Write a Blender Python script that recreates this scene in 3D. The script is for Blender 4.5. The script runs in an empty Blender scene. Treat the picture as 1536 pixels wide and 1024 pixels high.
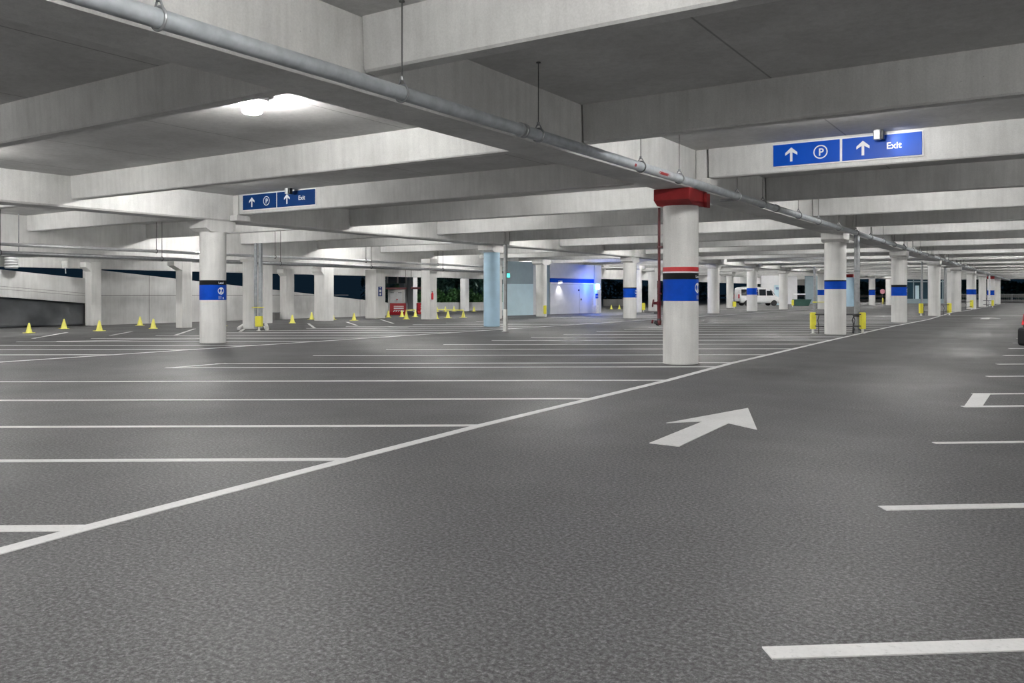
import bpy, bmesh, math, random
from mathutils import Vector, Matrix
random.seed(7)
S = bpy.context.scene
COL = S.collection
PI = math.pi

# ---------------------------------------------------------------- survey
H = 1.5                       # eye height
F = 1250.0                    # focal length in px of a 1536 px frame
PSI = math.atan(812.0 / F)    # the aisle (+Y) runs this far right of the view axis
CP, SP = math.cos(PSI), math.sin(PSI)

def ray(px, py):
    a = (px - 768.0) / F
    return Vector((a * CP - SP, a * SP + CP, (440.0 - py) / F))
def G(px, py, z=0.0):         # survey a point on a level plane
    d = ray(px, py); t = (z - H) / d.z
    return Vector((d.x * t, d.y * t, z))
def AX(px, py, X):            # survey a point on the plane x = X
    d = ray(px, py); t = X / d.x
    return Vector((X, d.y * t, H + d.z * t))
def AY(px, py, Y):
    d = ray(px, py); t = Y / d.y
    return Vector((d.x * t, Y, H + d.z * t))
def AZ(px, py, Z):            # survey a point at a known depth
    d = ray(px, py)
    return Vector((d.x * Z, d.y * Z, H + d.z * Z))

# ---------------------------------------------------------------- materials
M = {}
def nodes_of(name):
    m = bpy.data.materials.new(name); m.use_nodes = True
    nt = m.node_tree; b = nt.nodes['Principled BSDF']
    M[name] = m
    return m, nt, b
def lk(nt, a, b): nt.links.new(a, b)
def noise(nt, vec, scale, detail=4, rough=.55):
    n = nt.nodes.new('ShaderNodeTexNoise'); n.inputs['Scale'].default_value = scale
    n.inputs['Detail'].default_value = detail; n.inputs['Roughness'].default_value = rough
    lk(nt, vec, n.inputs['Vector']); return n.outputs['Fac']
def ramp(nt, fac, stops):
    r = nt.nodes.new('ShaderNodeValToRGB'); e = r.color_ramp.elements
    e[0].position, e[0].color = stops[0][0], (*stops[0][1], 1)
    e[1].position, e[1].color = stops[-1][0], (*stops[-1][1], 1)
    for p, c in stops[1:-1]:
        k = e.new(p); k.color = (*c, 1)
    lk(nt, fac, r.inputs['Fac']); return r.outputs['Color']
def mix(nt, a, b, f, mode='MULTIPLY'):
    n = nt.nodes.new('ShaderNodeMix'); n.data_type = 'RGBA'; n.blend_type = mode
    n.inputs['Factor'].default_value = f
    lk(nt, a, n.inputs['A']); lk(nt, b, n.inputs['B']); return n.outputs['Result']
def world_pos(nt, scale=(1, 1, 1)):
    g = nt.nodes.new('ShaderNodeNewGeometry')
    mp = nt.nodes.new('ShaderNodeMapping'); mp.inputs['Scale'].default_value = scale
    lk(nt, g.outputs['Position'], mp.inputs['Vector']); return mp.outputs['Vector']
def bump(nt, b, fac, strength, dist=.01):
    n = nt.nodes.new('ShaderNodeBump'); n.inputs['Strength'].default_value = strength
    n.inputs['Distance'].default_value = dist
    lk(nt, fac, n.inputs['Height']); lk(nt, n.outputs['Normal'], b.inputs['Normal'])
def g3(v, t=(1, 1, 1)): return (v * t[0], v * t[1], v * t[2])

def concrete(name, lo, hi, tint=(1, 1, .985), seams=0.0, pits=True):
    m, nt, b = nodes_of(name)
    p = world_pos(nt)
    base = ramp(nt, noise(nt, p, .9, 5, .6), [(.3, g3(lo, tint)), (.72, g3(hi, tint))])
    streak = ramp(nt, noise(nt, world_pos(nt, (9, 9, .7)), 1.0, 3, .6), [(.3, g3(.86)), (.6, g3(1.0))])
    c = mix(nt, base, streak, .75)
    fine = ramp(nt, noise(nt, p, 55, 3, .7), [(.3, g3(.86)), (.65, g3(1.05))])
    c = mix(nt, c, fine, .7)
    if pits:
        v = nt.nodes.new('ShaderNodeTexVoronoi'); v.inputs['Scale'].default_value = 5.5
        lk(nt, p, v.inputs['Vector'])
        c = mix(nt, c, ramp(nt, v.outputs['Distance'], [(.02, g3(.45)), (.055, g3(1.0))]), .6)
    if seams:
        sx = nt.nodes.new('ShaderNodeSeparateXYZ'); lk(nt, p, sx.inputs[0])
        mm = nt.nodes.new('ShaderNodeMath'); mm.operation = 'PINGPONG'; mm.inputs[1].default_value = seams / 2
        lk(nt, sx.outputs['X'], mm.inputs[0])
        c = mix(nt, c, ramp(nt, mm.outputs[0], [(.008, g3(.55)), (.02, g3(1.0))]), 1.0)
    lk(nt, c, b.inputs['Base Color'])
    b.inputs['Roughness'].default_value = .8
    b.inputs['Specular IOR Level'].default_value = .25
    bump(nt, b, noise(nt, p, 30, 4, .6), .12, .012)
    return m
concrete('concrete', .58, .76)
concrete('slab', .52, .66, (1, .997, .985), seams=3.3, pits=False)
concrete('column_concrete', .68, .82, (1, .995, .975))
concrete('wall_concrete', .55, .72, (1, 1, .99))
concrete('dark_concrete', .16, .24)

def asphalt():
    m, nt, b = nodes_of('asphalt')
    p = world_pos(nt)
    base = ramp(nt, noise(nt, p, .35, 5, .6), [(.3, g3(.078, (1, 1, 1.05))), (.7, g3(.100, (1.0, 1.0, 1.02)))])
    n1 = noise(nt, p, 42, 5, .8)
    c = mix(nt, base, ramp(nt, n1, [(.36, g3(.22)), (.5, g3(.95)), (.63, g3(2.3))]), 1.0)
    v = nt.nodes.new('ShaderNodeTexVoronoi'); v.inputs['Scale'].default_value = 70
    lk(nt, p, v.inputs['Vector'])
    c = mix(nt, c, ramp(nt, v.outputs['Distance'], [(.0, g3(1.9)), (.30, g3(.92))]), .9)
    # tyre-polished lanes along the drive aisle
    c = mix(nt, c, ramp(nt, noise(nt, world_pos(nt, (.9, .09, 1)), 1.0, 3, .5), [(.35, g3(.92)), (.65, g3(1.07))]), .8)
    lk(nt, c, b.inputs['Base Color'])
    lk(nt, ramp(nt, noise(nt, p, .5, 4, .6), [(.3, g3(.52)), (.7, g3(.66))]), b.inputs['Roughness'])
    b.inputs['Specular IOR Level'].default_value = .42
    bump(nt, b, n1, .22, .006)
asphalt()

def plain(name, col, rough=.5, metal=0.0, var=.12, scale=6.0, spec=.5, bmp=0.0):
    m, nt, b = nodes_of(name)
    p = world_pos(nt)
    c = ramp(nt, noise(nt, p, scale, 4, .6), [(.3, tuple(x * (1 - var) for x in col)), (.7, tuple(min(1, x * (1 + var)) for x in col))])
    lk(nt, c, b.inputs['Base Color'])
    b.inputs['Roughness'].default_value = rough; b.inputs['Metallic'].default_value = metal
    b.inputs['Specular IOR Level'].default_value = spec
    if bmp: bump(nt, b, noise(nt, p, scale * 6, 3), bmp, .01)
    return m
def road_paint():
    m, nt, b = nodes_of('road_paint')
    p = world_pos(nt)
    c = ramp(nt, noise(nt, p, 40, 4, .75), [(.28, g3(.50)), (.42, g3(.74)), (.7, g3(.80))])
    c = mix(nt, c, ramp(nt, noise(nt, p, 1.3, 4, .6), [(.3, g3(.88)), (.6, g3(1.0))]), .8)
    lk(nt, c, b.inputs['Base Color']); b.inputs['Roughness'].default_value = .6
    bump(nt, b, noise(nt, p, 75, 4, .7), .25, .004)
road_paint()
plain('galvanised', (.40, .43, .455), .34, .25, .18, 7)
plain('steel', (.30, .31, .32), .45, .6, .15, 9)
plain('dark_metal', (.05, .052, .055), .5, .4)
plain('light_metal', (.62, .63, .64), .35, .4)
plain('rod', (.10, .10, .10), .6, .3)
plain('red_paint', (.30, .026, .028), .5, 0, .15, 6, .3)
plain('bright_red', (.52, .020, .025), .4)
plain('pipe_red', (.10, .006, .011), .4)
plain('barrier_red', (.34, .012, .020), .45, 0, .1, 6, .3)
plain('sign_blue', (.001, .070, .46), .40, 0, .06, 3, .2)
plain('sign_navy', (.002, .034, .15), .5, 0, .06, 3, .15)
plain('band_blue', (.001, .060, .46), .55, 0, .1, 8, .12)
plain('navy_blue', (.008, .035, .20), .4)
plain('band_black', (.006, .007, .008), .6, 0, .1, 8, .15)
plain('sign_white', (.80, .81, .82), .45, 0, .04)
plain('yellow', (.80, .74, .06), .5, 0, .08)
plain('cone_yellow', (.88, .84, .18), .5, 0, .06)
plain('pale_blue', (.40, .58, .72), .5, 0, .06, 2)
plain('pale_blue_wall', (.52, .68, .74), .5, 0, .05, 2)
plain('grey_blue_wall', (.24, .31, .34), .6, 0, .06, 2)
plain('white_wall', (.60, .61, .63), .55, 0, .05, 2)
plain('off_white', (.72, .72, .70), .5)
plain('tarp', (.055, .060, .066), .42, 0, .25, 1.6, .5, .3)
plain('black_rubber', (.02, .02, .022), .7)
plain('car_dark', (.030, .011, .013), .25, .3)
plain('car_trim', (.006, .006, .007), .55, 0, .1, 6, .2)
plain('van_white', (.78, .79, .80), .3)
plain('auto_glass', (.012, .016, .02), .08)
plain('tail_light', (.55, .012, .03), .15)
plain('pink', (.85, .35, .42), .5)
plain('dark_green', (.012, .06, .045), .6)
plain('dark_glass', (.012, .04, .06), .15)
plain('soil', (.05, .045, .04), .9)

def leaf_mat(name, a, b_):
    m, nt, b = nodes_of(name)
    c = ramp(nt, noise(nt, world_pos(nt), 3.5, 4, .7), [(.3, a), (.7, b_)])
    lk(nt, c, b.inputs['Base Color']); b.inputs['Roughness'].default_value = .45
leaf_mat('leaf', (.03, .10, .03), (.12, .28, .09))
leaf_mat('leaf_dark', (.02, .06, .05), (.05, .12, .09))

def emit(name, col, strength):
    m, nt, b = nodes_of(name)
    b.inputs['Base Color'].default_value = (*col, 1)
    b.inputs['Emission Color'].default_value = (*col, 1)
    b.inputs['Emission Strength'].default_value = strength
LAMP_STRENGTH = 520.0
emit('lamp_lens', (1.0, .985, .955), LAMP_STRENGTH)
emit('lamp_base', (1.0, .985, .955), LAMP_STRENGTH * .3)
emit('blue_lens', (.10, .35, 1.0), 14.0)
emit('exit_green', (.05, .95, .72), 2.2)
emit('white_lens', (1.0, .96, .95), 12.0)

# ---------------------------------------------------------------- mesh builder
class MB:
    def __init__(s): s.b = bmesh.new()
    def box(s, c, size, rz=0.0, bev=0.0, M4=None):
        r = bmesh.ops.create_cube(s.b, size=1.0)
        v = r['verts']
        bmesh.ops.scale(s.b, vec=size, verts=v)
        if bev:
            es = list({e for x in v for e in x.link_edges})
            rr = bmesh.ops.bevel(s.b, geom=es, offset=bev, segments=2, affect='EDGES', profile=.5)
            v = list({x for f in rr['faces'] for x in f.verts} | {x for x in v if x.is_valid})
        m = M4 if M4 else Matrix.Translation(c) @ Matrix.Rotation(rz, 4, 'Z')
        bmesh.ops.transform(s.b, matrix=m, verts=v)
        return s
    def tube(s, a, b, r0, r1=None, n=16, caps=True):
        a, b = Vector(a), Vector(b); r1 = r0 if r1 is None else r1
        d = b - a; q = d.to_track_quat('Z', 'Y').to_matrix().to_4x4()
        r = bmesh.ops.create_cone(s.b, cap_ends=caps, segments=n, radius1=r0, radius2=r1, depth=d.length)
        bmesh.ops.transform(s.b, matrix=Matrix.Translation((a + b) / 2) @ q, verts=r['verts'])
        return s
    def path(s, pts, r, n=8):
        for a, b in zip(pts, pts[1:]): s.tube(a, b, r, n=n)
        return s
    def lathe(s, prof, c=(0, 0, 0), n=24, ax=None):
        rings = []
        for (r, z) in prof:
            rings.append([s.b.verts.new((r * math.cos(2 * PI * k / n), r * math.sin(2 * PI * k / n), z)) for k in range(n)])
        for A, B in zip(rings, rings[1:]):
            for k in range(n):
                s.b.faces.new((A[k], A[(k + 1) % n], B[(k + 1) % n], B[k]))
        if prof[0][0] > 1e-6: s.b.faces.new(rings[0][::-1])
        if prof[-1][0] > 1e-6: s.b.faces.new(rings[-1])
        vs = [v for R in rings for v in R]
        m = Matrix.Translation(c)
        if ax is not None: m = m @ Vector(ax).to_track_quat('Z', 'Y').to_matrix().to_4x4()
        bmesh.ops.transform(s.b, matrix=m, verts=vs)
        return s
    def torus(s, c, R, r, ax=(0, 0, 1), n=20, k=8):
        rings = []
        for i in range(n):
            a = 2 * PI * i / n
            rings.append([s.b.verts.new(((R + r * math.cos(2 * PI * j / k)) * math.cos(a), (R + r * math.cos(2 * PI * j / k)) * math.sin(a), r * math.sin(2 * PI * j / k))) for j in range(k)])
        for i in range(n):
            for j in range(k):
                s.b.faces.new((rings[i][j], rings[(i + 1) % n][j], rings[(i + 1) % n][(j + 1) % k], rings[i][(j + 1) % k]))
        bmesh.ops.transform(s.b, matrix=Matrix.Translation(c) @ Vector(ax).to_track_quat('Z', 'Y').to_matrix().to_4x4(), verts=[v for R_ in rings for v in R_])
        return s
    def prism(s, poly, vec):
        """closed solid: polygon (3-D points) swept by vec"""
        vec = Vector(vec)
        A = [s.b.verts.new(p) for p in poly]; B = [s.b.verts.new(Vector(p) + vec) for p in poly]
        n = len(poly)
        s.b.faces.new(A); s.b.faces.new(B[::-1])
        for k in range(n): s.b.faces.new((A[k], B[k], B[(k + 1) % n], A[(k + 1) % n]))
        return s
    def face(s, pts):
        s.b.faces.new([s.b.verts.new(p) for p in pts]); return s
    def build(s, name, mat, parent=None, smooth=False, loc=None):
        bmesh.ops.remove_doubles(s.b, verts=s.b.verts, dist=1e-5)
        bmesh.ops.recalc_face_normals(s.b, faces=s.b.faces)
        me = bpy.data.meshes.new(name)
        if smooth:
            for f in s.b.faces: f.smooth = True
            for e in s.b.edges:
                if len(e.link_faces) == 2 and e.calc_face_angle(0) > .6: e.smooth = False
        s.b.to_mesh(me); s.b.free()
        o = bpy.data.objects.new(name, me); COL.objects.link(o)
        me.materials.append(M[mat] if isinstance(mat, str) else mat)
        if parent: o.parent = parent
        if loc is not None: o.location = loc
        return o
def tag(o, label=None, cat=None, group=None, kind=None):
    if label: o['label'] = label
    if cat: o['category'] = cat
    if group: o['group'] = group
    if kind: o['kind'] = kind
    return o
def empty(name, loc, rz=0.0):
    o = bpy.data.objects.new(name, None); COL.objects.link(o)
    o.empty_display_size = .2; o.location = loc; o.rotation_euler.z = rz
    return o
def struct(o): o['kind'] = 'structure'; return o
def kids(o): return [c for c in COL.objects if c.parent == o]
def copy_tree(o, parent=None):
    c = o.copy(); COL.objects.link(c)
    if parent: c.parent = parent
    for ch in kids(o): copy_tree(ch, c)
    return c

# ---------------------------------------------------------------- floor
FX0, FX1, FY0, FY1 = -90.0, 13.0, -14.0, 178.0
floor = struct(MB().box(((FX0 + FX1) / 2, (FY0 + FY1) / 2, -.15), (FX1 - FX0, FY1 - FY0, .3)).build('floor', 'asphalt'))
PT = .006
def stripe(a, b, w, name='stall_line'):
    a, b = Vector(a), Vector(b); d = (b - a).normalized(); n = Vector((-d.y, d.x, 0)) * w / 2
    z = Vector((0, 0, 0)); 
    p = [a - n, b - n, b + n, a + n]
    return MB().prism([(q.x, q.y, -.002) for q in p], (0, 0, PT + .002)).build(name, 'road_paint', floor)
def polymark(pts, name):
    return MB().prism([(q.x, q.y, -.002) for q in pts], (0, 0, PT + .0022)).build(name, 'road_paint', floor)
def polyline(pts, w, name):
    mb = MB(); L, R = [], []
    for i, p in enumerate(pts):
        d = (pts[min(i + 1, len(pts) - 1)] - pts[max(i - 1, 0)]).normalized(); n = Vector((-d.y, d.x, 0)) * w / 2
        L.append(p + n); R.append(p - n)
    for i in range(len(pts) - 1):
        mb.prism([(q.x, q.y, -.002) for q in (R[i], R[i + 1], L[i + 1], L[i])], (0, 0, PT + .0024))
    return mb.build(name, 'road_paint', floor)

# long line along the near stall row (it wanders a little, as painted)
ll = [Vector((-5.03, -8, 0))] + [G(x, y) for x, y in ((0, 827), (126, 793), (528, 688), (722, 638), (888, 598), (1003, 570), (1100, 544), (1157, 531))] + \
     [G(1240, 511.5), G(1336, 490), G(1393, 479), G(1428, 468.5), Vector((-6.3, 85, 0)), Vector((-6.3, 150, 0))]
polyline(ll, .125, 'edge_line')
def edge_x(y):
    for p, q in zip(ll, ll[1:]):
        if p.y <= y <= q.y: return p.x + (q.x - p.x) * (y - p.y) / (q.y - p.y)
    return -6.3
polyline([Vector((-19.25, -8, 0)), Vector((-19.3, 20, 0)), Vector((-19.3, 60, 0)), Vector((-19.3, 150, 0))], .125, 'edge_line')

ANG = PSI + math.radians(1.3)
DL = Vector((math.cos(ANG), math.sin(ANG), 0))
def at_Z(Z, X):               # floor point of the column x = X at depth Z
    a = (X + Z * SP) / CP
    return Vector((X, a * SP + Z * CP, 0))
ZS = [5.31, 7.52, 9.46, 11.86, 14.4, 17.05, 18.05, 20.4, 22.6, 24.7, 26.8, 28.8, 30.7, 32.9, 35.0, 37.1, 39.2, 41.3, 43.4, 45.5, 47.6, 49.7, 51.8, 53.9, 56]
for i, Z in enumerate(ZS):
    p = at_Z(Z, -5.5); p = p + DL * ((edge_x(p.y) - p.x) / DL.x)
    q = p - DL * ((p.x + 15.0) / DL.x)
    if i > 0 or True: stripe(p, q, .11 if i else .14)
for k, (a, b) in enumerate((((255, 551.5), (340, 544.8)),)):
    stripe(G(*a), G(*b), .11, 'stall_end_line')
# second stall row, beyond the far aisle
for i, Z in enumerate([16.1, 18.2, 20.4, 22.3, 24.1, 26, 28, 30, 32, 34, 36, 38, 40.2, 42.4, 44.6, 46.8, 49, 51.2, 53.4, 55.6]):
    p = at_Z(Z, -19.3)
    q = p - DL * (7.6 / DL.x if i < 12 else 6.5 / DL.x)
    stripe(p, q, .11)
# right-hand stalls
DR = Vector((math.cos(PSI + math.radians(4.2)), math.sin(PSI + math.radians(4.2)), 0))
for i, y in enumerate((-2.6, .6, 3.49, 6.28, 9.3, 12.5, 14.15, 17.3, 20.4, 23.4, 26.4, 29.4, 32.4, 35.4, 38.4, 41.4, 44.4, 47.4, 50.4)):
    p = Vector((-1.0, y, 0)); stripe(p, p + DR * 6.6, .115 if i != 4 else .085)
polymark([G(1445.5, 610.5), G(1473, 610.5), G(1486.5, 590), G(1460, 590)], 'stall_end_line')
# arrows
polymark([G(x, y) for x, y in ((974, 664.8), (1018.8, 670), (1093, 635), (1135.6, 644.5), (1122, 612.2), (999.4, 634.6), (1054, 632.3))], 'direction_arrow')
ax, ay = -3.4, 58.0
polymark([Vector((ax + x, ay + y, 0)) for x, y in ((-.22, -2), (.22, -2), (.22, 0), (.75, -.3), (0, 1.6), (-.75, -.3), (-.22, 0))], 'direction_arrow')
stripe(Vector((-6.3, 63, 0)), Vector((3, 67, 0)), .3, 'crossing_line')
stripe(G(1066, 464.5), G(1236, 463.8), .3, 'crossing_line')
# odd diagonal marks by the ramp
for a, b in (((50, 507.5), (100, 498.5)), ((166, 503), (197, 497.3)), ((262, 503), (292, 493)), ((360, 497.5), (369, 491)), ((397, 489), (400.5, 496)), ((462.5, 485), (472, 492)), ((520.5, 483), (535.5, 488)), ((571, 479), (590, 485)), ((583, 490), (612, 491)), ((85, 512), (300, 508))):
    stripe(G(*a), G(*b), .12, 'bay_mark')

# ---------------------------------------------------------------- concrete frame
ZC, ZB, ZG = 4.5, 3.9, 3.7          # slab, beam soffit, girder soffit
ceiling = struct(MB().box(((-39.2 + FX1) / 2, (FY0 + FY1) / 2, ZC + .2), (FX1 + 39.2, FY1 - FY0, .4)).build('ceiling', 'slab'))
XG = (-6.7, -21.5)
BW = .30
def girder(x, y0, y1, z0, w=.8):
    c = .045
    prof = [(x - w / 2, ZC), (x - w / 2, z0 + c), (x - w / 2 + c, z0), (x + w / 2 - c, z0), (x + w / 2, z0 + c), (x + w / 2, ZC)]
    return struct(MB().prism([(a, y0, z) for a, z in prof], (0, y1 - y0, 0)).build('girder_beam', 'concrete'))
ROWS = [1.85 + 15.1 * k for k in range(-1, 11)]          # column rows in Y
COLY = [16.95 + 15.1 * k for k in range(-1, 11)]
for x in XG:
    for k in range(-2, 10):
        girder(x, 16.95 + 15.1 * k + .012, 16.95 + 15.1 * (k + 1) - .012, ZG)
girder(9.2, FY0, FY1, ZG)
girder(-33.5, 8, 64, 2.95, .6)
NB = 32
def cross_beam(x0, x1, y):
    c = .025; d = .03
    prof = [(y, ZC), (y + .0 + d, ZB + c), (y + d + c, ZB), (y + BW - d - c, ZB), (y + BW - d, ZB + c), (y + BW, ZC)]
    return struct(MB().prism([(x0, a, z) for a, z in prof], (x1 - x0, 0, 0)).build('ceiling_beam', 'concrete'))
BEAMY = [6.68 + 5.033 * k for k in range(-3, NB)]
for i, y in enumerate(BEAMY):
    st = .26 if i % 3 == 2 else 0.0
    cross_beam(-6.27 + st, 8.8, y); cross_beam(-21.07 + st, -7.13, y)
    if y < 70: cross_beam(-33.2, -21.93, y); cross_beam(-38.6, -33.8, y)
    elif y < 150: cross_beam(-38.6, -21.93, y)
# outer spandrel over the ramp side, end walls
struct(MB().box((-38.9, 16 + 14, 3.59), (.5, 60, 1.82)).build('edge_beam', 'concrete'))
struct(MB().box((-38.9, 119, 3.75), (.5, 118, 1.5)).build('edge_beam', 'concrete'))
struct(MB().box((FX1 - .15, (FY0 + FY1) / 2, 2.25), (.3, FY1 - FY0, 4.5)).build('wall_right', 'wall_concrete'))
struct(MB().box(((-39 + FX1) / 2, FY0 + .15, 2.25), (FX1 + 39, .3, 4.5)).build('wall_front', 'wall_concrete'))

# ---------------------------------------------------------------- columns
def disc_poly(cx, cz, r, n=20): return [(cx + r * math.cos(2 * PI * k / n), cz + r * math.sin(2 * PI * k / n)) for k in range(n)]
def wrap(mb, poly, R, a0, thick=.004):
    """planar polygon (u along the surface, z) laid onto a round shaft"""
    def P(u, z, r): 
        a = a0 + u / R
        return (r * math.cos(a), r * math.sin(a), z)
    A = [mb.b.verts.new(P(u, z, R + thick)) for u, z in poly]
    mb.b.faces.new(A)
def col_marks(R, z0, z1, a0):
    """white pictogram on a band between z0 and z1: caption, disc with arrow, number"""
    h = z1 - z0; mb = MB()
    rr = h * .24; cz = z0 + h * .60
    n = 20
    ring = disc_poly(0, cz, rr, n)
    for k in range(n):                                   # disc with a slot: fan, leaving an arrow shape open at the foot
        a, b = ring[k], ring[(k + 1) % n]
        ang = (2 * PI * (k + .5) / n) % (2 * PI)
        if abs(ang - 1.5 * PI) < .42: continue
        wrap(mb, [(-.0, cz + rr * .25), a, b], R, a0)
    wrap(mb, [(-rr * .22, cz - rr), (rr * .22, cz - rr), (0, cz - rr * .1)], R, a0, .005)
    return mb
def text_mesh(txt, size):
    cu = bpy.data.curves.new('lettering', 'FONT'); cu.body = txt; cu.size = size
    cu.align_x = 'CENTER'; cu.offset = .022 * size; cu.resolution_u = 4
    o = bpy.data.objects.new('lettering', cu); COL.objects.link(o)
    bpy.context.view_layer.update()
    me = bpy.data.meshes.new_from_object(o.evaluated_get(bpy.context.evaluated_depsgraph_get()))
    bpy.data.objects.remove(o); bpy.data.curves.remove(cu)
    return me
def wrap_text(mb, txt, size, R, a0, zb, thick=.006):
    me = text_mesh(txt, size)
    vs = [mb.b.verts.new(((R + thick) * math.cos(a0 + v.co.x / R), (R + thick) * math.sin(a0 + v.co.x / R), zb + v.co.y)) for v in me.vertices]
    for p in me.polygons:
        try: mb.b.faces.new([vs[i] for i in p.vertices])
        except ValueError: pass
    bpy.data.meshes.remove(me)

def round_column(x, y, label, R=.375, band=None, black=None, red=None, paint='column_concrete', cap='column_concrete', ztop=ZG, ring_marks=True, number='11', z_marks=None, cap_h=.34, cap_size=(.78, 1.06), upper=True, group=None):
    root = empty('concrete_column', (x, y, 0))
    tag(root, label, 'column', group, 'thing')
    zc = ztop - cap_h
    n = 40
    prof = [(R - .012, 0.0), (R, .015), (R, zc)]
    MB().lathe(prof, n=n).build('shaft', paint, root, True)
    tops = [zc - .01] if not band else [band[0] - .01, zc - .01]
    lo_ = .01
    for i_, zt in enumerate(tops):
        MB().box((0, 0, 0), (.009, .016, zt - lo_), M4=Matrix.Rotation(-1.75, 4, 'Z') @ Matrix.Translation((R - .001, 0, (zt + lo_) / 2))).build('form_seam', paint, root)
        if band: lo_ = (red[1] if red else black[1] if black else band[1]) + .01
    # capital with sloped haunch
    a, b = cap_size[0] / 2, cap_size[1] / 2
    mb = MB()
    z1, zs = ztop - .006, zc + .10
    pr = [(-b, z1), (-b, zs), (-R * .93, zc - .0), (R * .93, zc - .0), (b, zs), (b, z1)]
    mb.prism([(-a, v, z) for v, z in pr], (2 * a, 0, 0)).build('capital', cap, root)
    if upper:
        dy = min((b + BW / 2 - y for b in BEAMY), key=abs)
        if abs(dy) > .7: dy = 0.0
        MB().box((.53, dy, (ztop + .2 + ZC - .004) / 2), (.22, .27, ZC - ztop - .204)).build('upper_stub', 'column_concrete', root)
        MB().box((.58, dy, ztop + .10), (.33, .50, .17), bev=.01).build('corbel', 'column_concrete', root)
    def bnd(z0, z1, nm, mat, t=.003):
        MB().lathe([(R + .0005, z0), (R + t, z0 + .001), (R + t, z1 - .001), (R + .0005, z1)], n=n).build(nm, mat, root, True)
    if band:
        bnd(band[0], band[1], 'blue_band', 'band_blue')
        if black: bnd(black[0], black[1], 'black_band', 'band_black')
        if red:
            bnd(black[1], red[0], 'white_band', 'sign_white', .0032); bnd(red[0], red[1], 'red_band', 'bright_red')
        if ring_marks:
            h = band[1] - band[0]
            mb = col_marks(R, band[0], band[1], 0.0)
            wrap_text(mb, number, h * .26, R, 0.0, band[0] + h * .08)
            if black and black[1] - black[0] > .08: wrap_text(mb, 'Level', (black[1] - black[0]) * .62, R, 0.0, black[0] + .03)
            mb.build('column_sign', 'sign_white', root)
    return root

X1, X2 = XG
A = round_column(X1, 16.95, 'near round concrete column with red capital and red, black and blue bands', band=(1.343, 1.80), black=(1.80, 1.935), red=(1.965, 2.06), cap='red_paint')
for ch in kids(A):
    if ch.name.startswith(('corbel', 'upper_stub')): pass
for sgn in (1,):
    MB().box((.43, .42, ZG - .20), (.07, .22, .30), bev=.01).build('capital_bracket', 'red_paint', A)
round_column(X1, 32.05, 'round column flanked by two yellow guard posts, its narrow band half faded', band=(1.66, 1.94), black=(1.94, 1.985), ring_marks=False)
round_column(X1, 47.15, 'banded column next behind the one flanked by yellow guards, no guards of its own', band=(1.38, 1.83), black=(1.83, 1.95), number='12')
round_column(X1, 62.25, 'plain unbanded column between a pair of small yellow guards, far down the aisle line')
round_column(X1, 77.35, 'plain unbanded column just past the pair of small yellow guards')
round_column(X1, 92.45, 'far banded column along the aisle line behind a single yellow guard', band=(1.40, 1.90), number='13', R=.42)
round_column(X1, 107.55, 'thin unbanded far column right behind the last large blue band of the aisle row')
round_column(X1, 122.65, 'very far column near the aisle end with red capital', band=(1.3, 1.9), cap='red_paint', R=.4)
round_column(X1, 137.75, 'farthest column of the main aisle row')
L = round_column(X2, 16.35, 'round column left of the hanging exit sign with black and blue band and white pictogram', R=.385, band=(1.30, 1.76), black=(1.76, 1.90), number='11 a')
round_column(X2, 31.4, 'round column painted pale blue from floor to capital', R=.37, paint='pale_blue')
round_column(X2, 46.2, 'banded round column just left of the red riser pipe, in the middle distance', band=(1.26, 1.80), black=(1.80, 1.86), R=.40)
round_column(X2, 61.0, 'plain column directly right of the big red-capped column, middle distance', R=.44)
round_column(X2, 70.6, 'column with a sliver of blue band in front of the white van', R=.44, band=(1.4, 1.95))
round_column(X2, 80.4, 'plain column right of the white van in the far row', R=.40)
def far_col(px, Z, R, label, **k):
    p = AZ(px, 440, Z); round_column(p.x, p.y, label, R=R, upper=False, **k)
far_col(375, 35.4, .30, 'round column behind two bright vertical pipes with a yellow guard', ztop=2.95, cap_h=.12, cap_size=(.5, .7))
far_col(812, 54.5, .36, 'round column standing against the pale blue walls beside a yellow guard')
far_col(956, 66, .36, 'plain pale column just right of the banded middle-distance column')
far_col(979, 72, .38, 'grey column close to the left of the red riser pipe')
far_col(1095, 86, .36, 'slim warm-toned column left of the white van')
far_col(1234, 80, .46, 'column with blue band half hidden behind the guarded column', band=(1.35, 1.85))
far_col(1275, 96, .48, 'far pale blue column with red capital', paint='pale_blue', cap='red_paint')
far_col(1308, 104, .38, 'far column with a small blue band in a dark opening', band=(1.3, 1.9), black=(1.9, 1.98))
far_col(1333, 108, .36, 'far plain column right of the small pink sign')
far_col(1424, 74, .42, 'squat grey column showing between the small yellow guards and the next column')
# square columns along the ramp
def square_column(x, y, w, d, ztop, label, corbel=0, rz=0.0, stain=False):
    root = empty('square_column', (x, y, 0), rz); tag(root, label, 'column', None, 'thing')
    MB().box((0, 0, ztop / 2), (w, d, ztop - .01), bev=.025).build('shaft', 'column_concrete', root)
    if corbel:
        z = ztop - .02
        MB().prism([(-w / 2, -d * .5 * 0 + v, zz) for v, zz in ((-d / 2 - corbel, z), (-d / 2 - corbel, z - .22), (-d / 2, z - .42), (-d / 2, z))], (w, 0, 0)).build('corbel', 'column_concrete', root)
    return root
p = AX(140, 487, -37.4); square_column(-37.4, p.y, .5, .5, 2.95, 'square pilaster at the end of the black tarp', .25)
p = G(276, 492); square_column(p.x, p.y, .45, .5, 2.93, 'square column half hidden behind the banded column left of the sign', .4)
p = G(397, 484.5); square_column(p.x, p.y, .55, .55, 2.93, 'broad square column right of the two bright vertical pipes')
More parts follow.
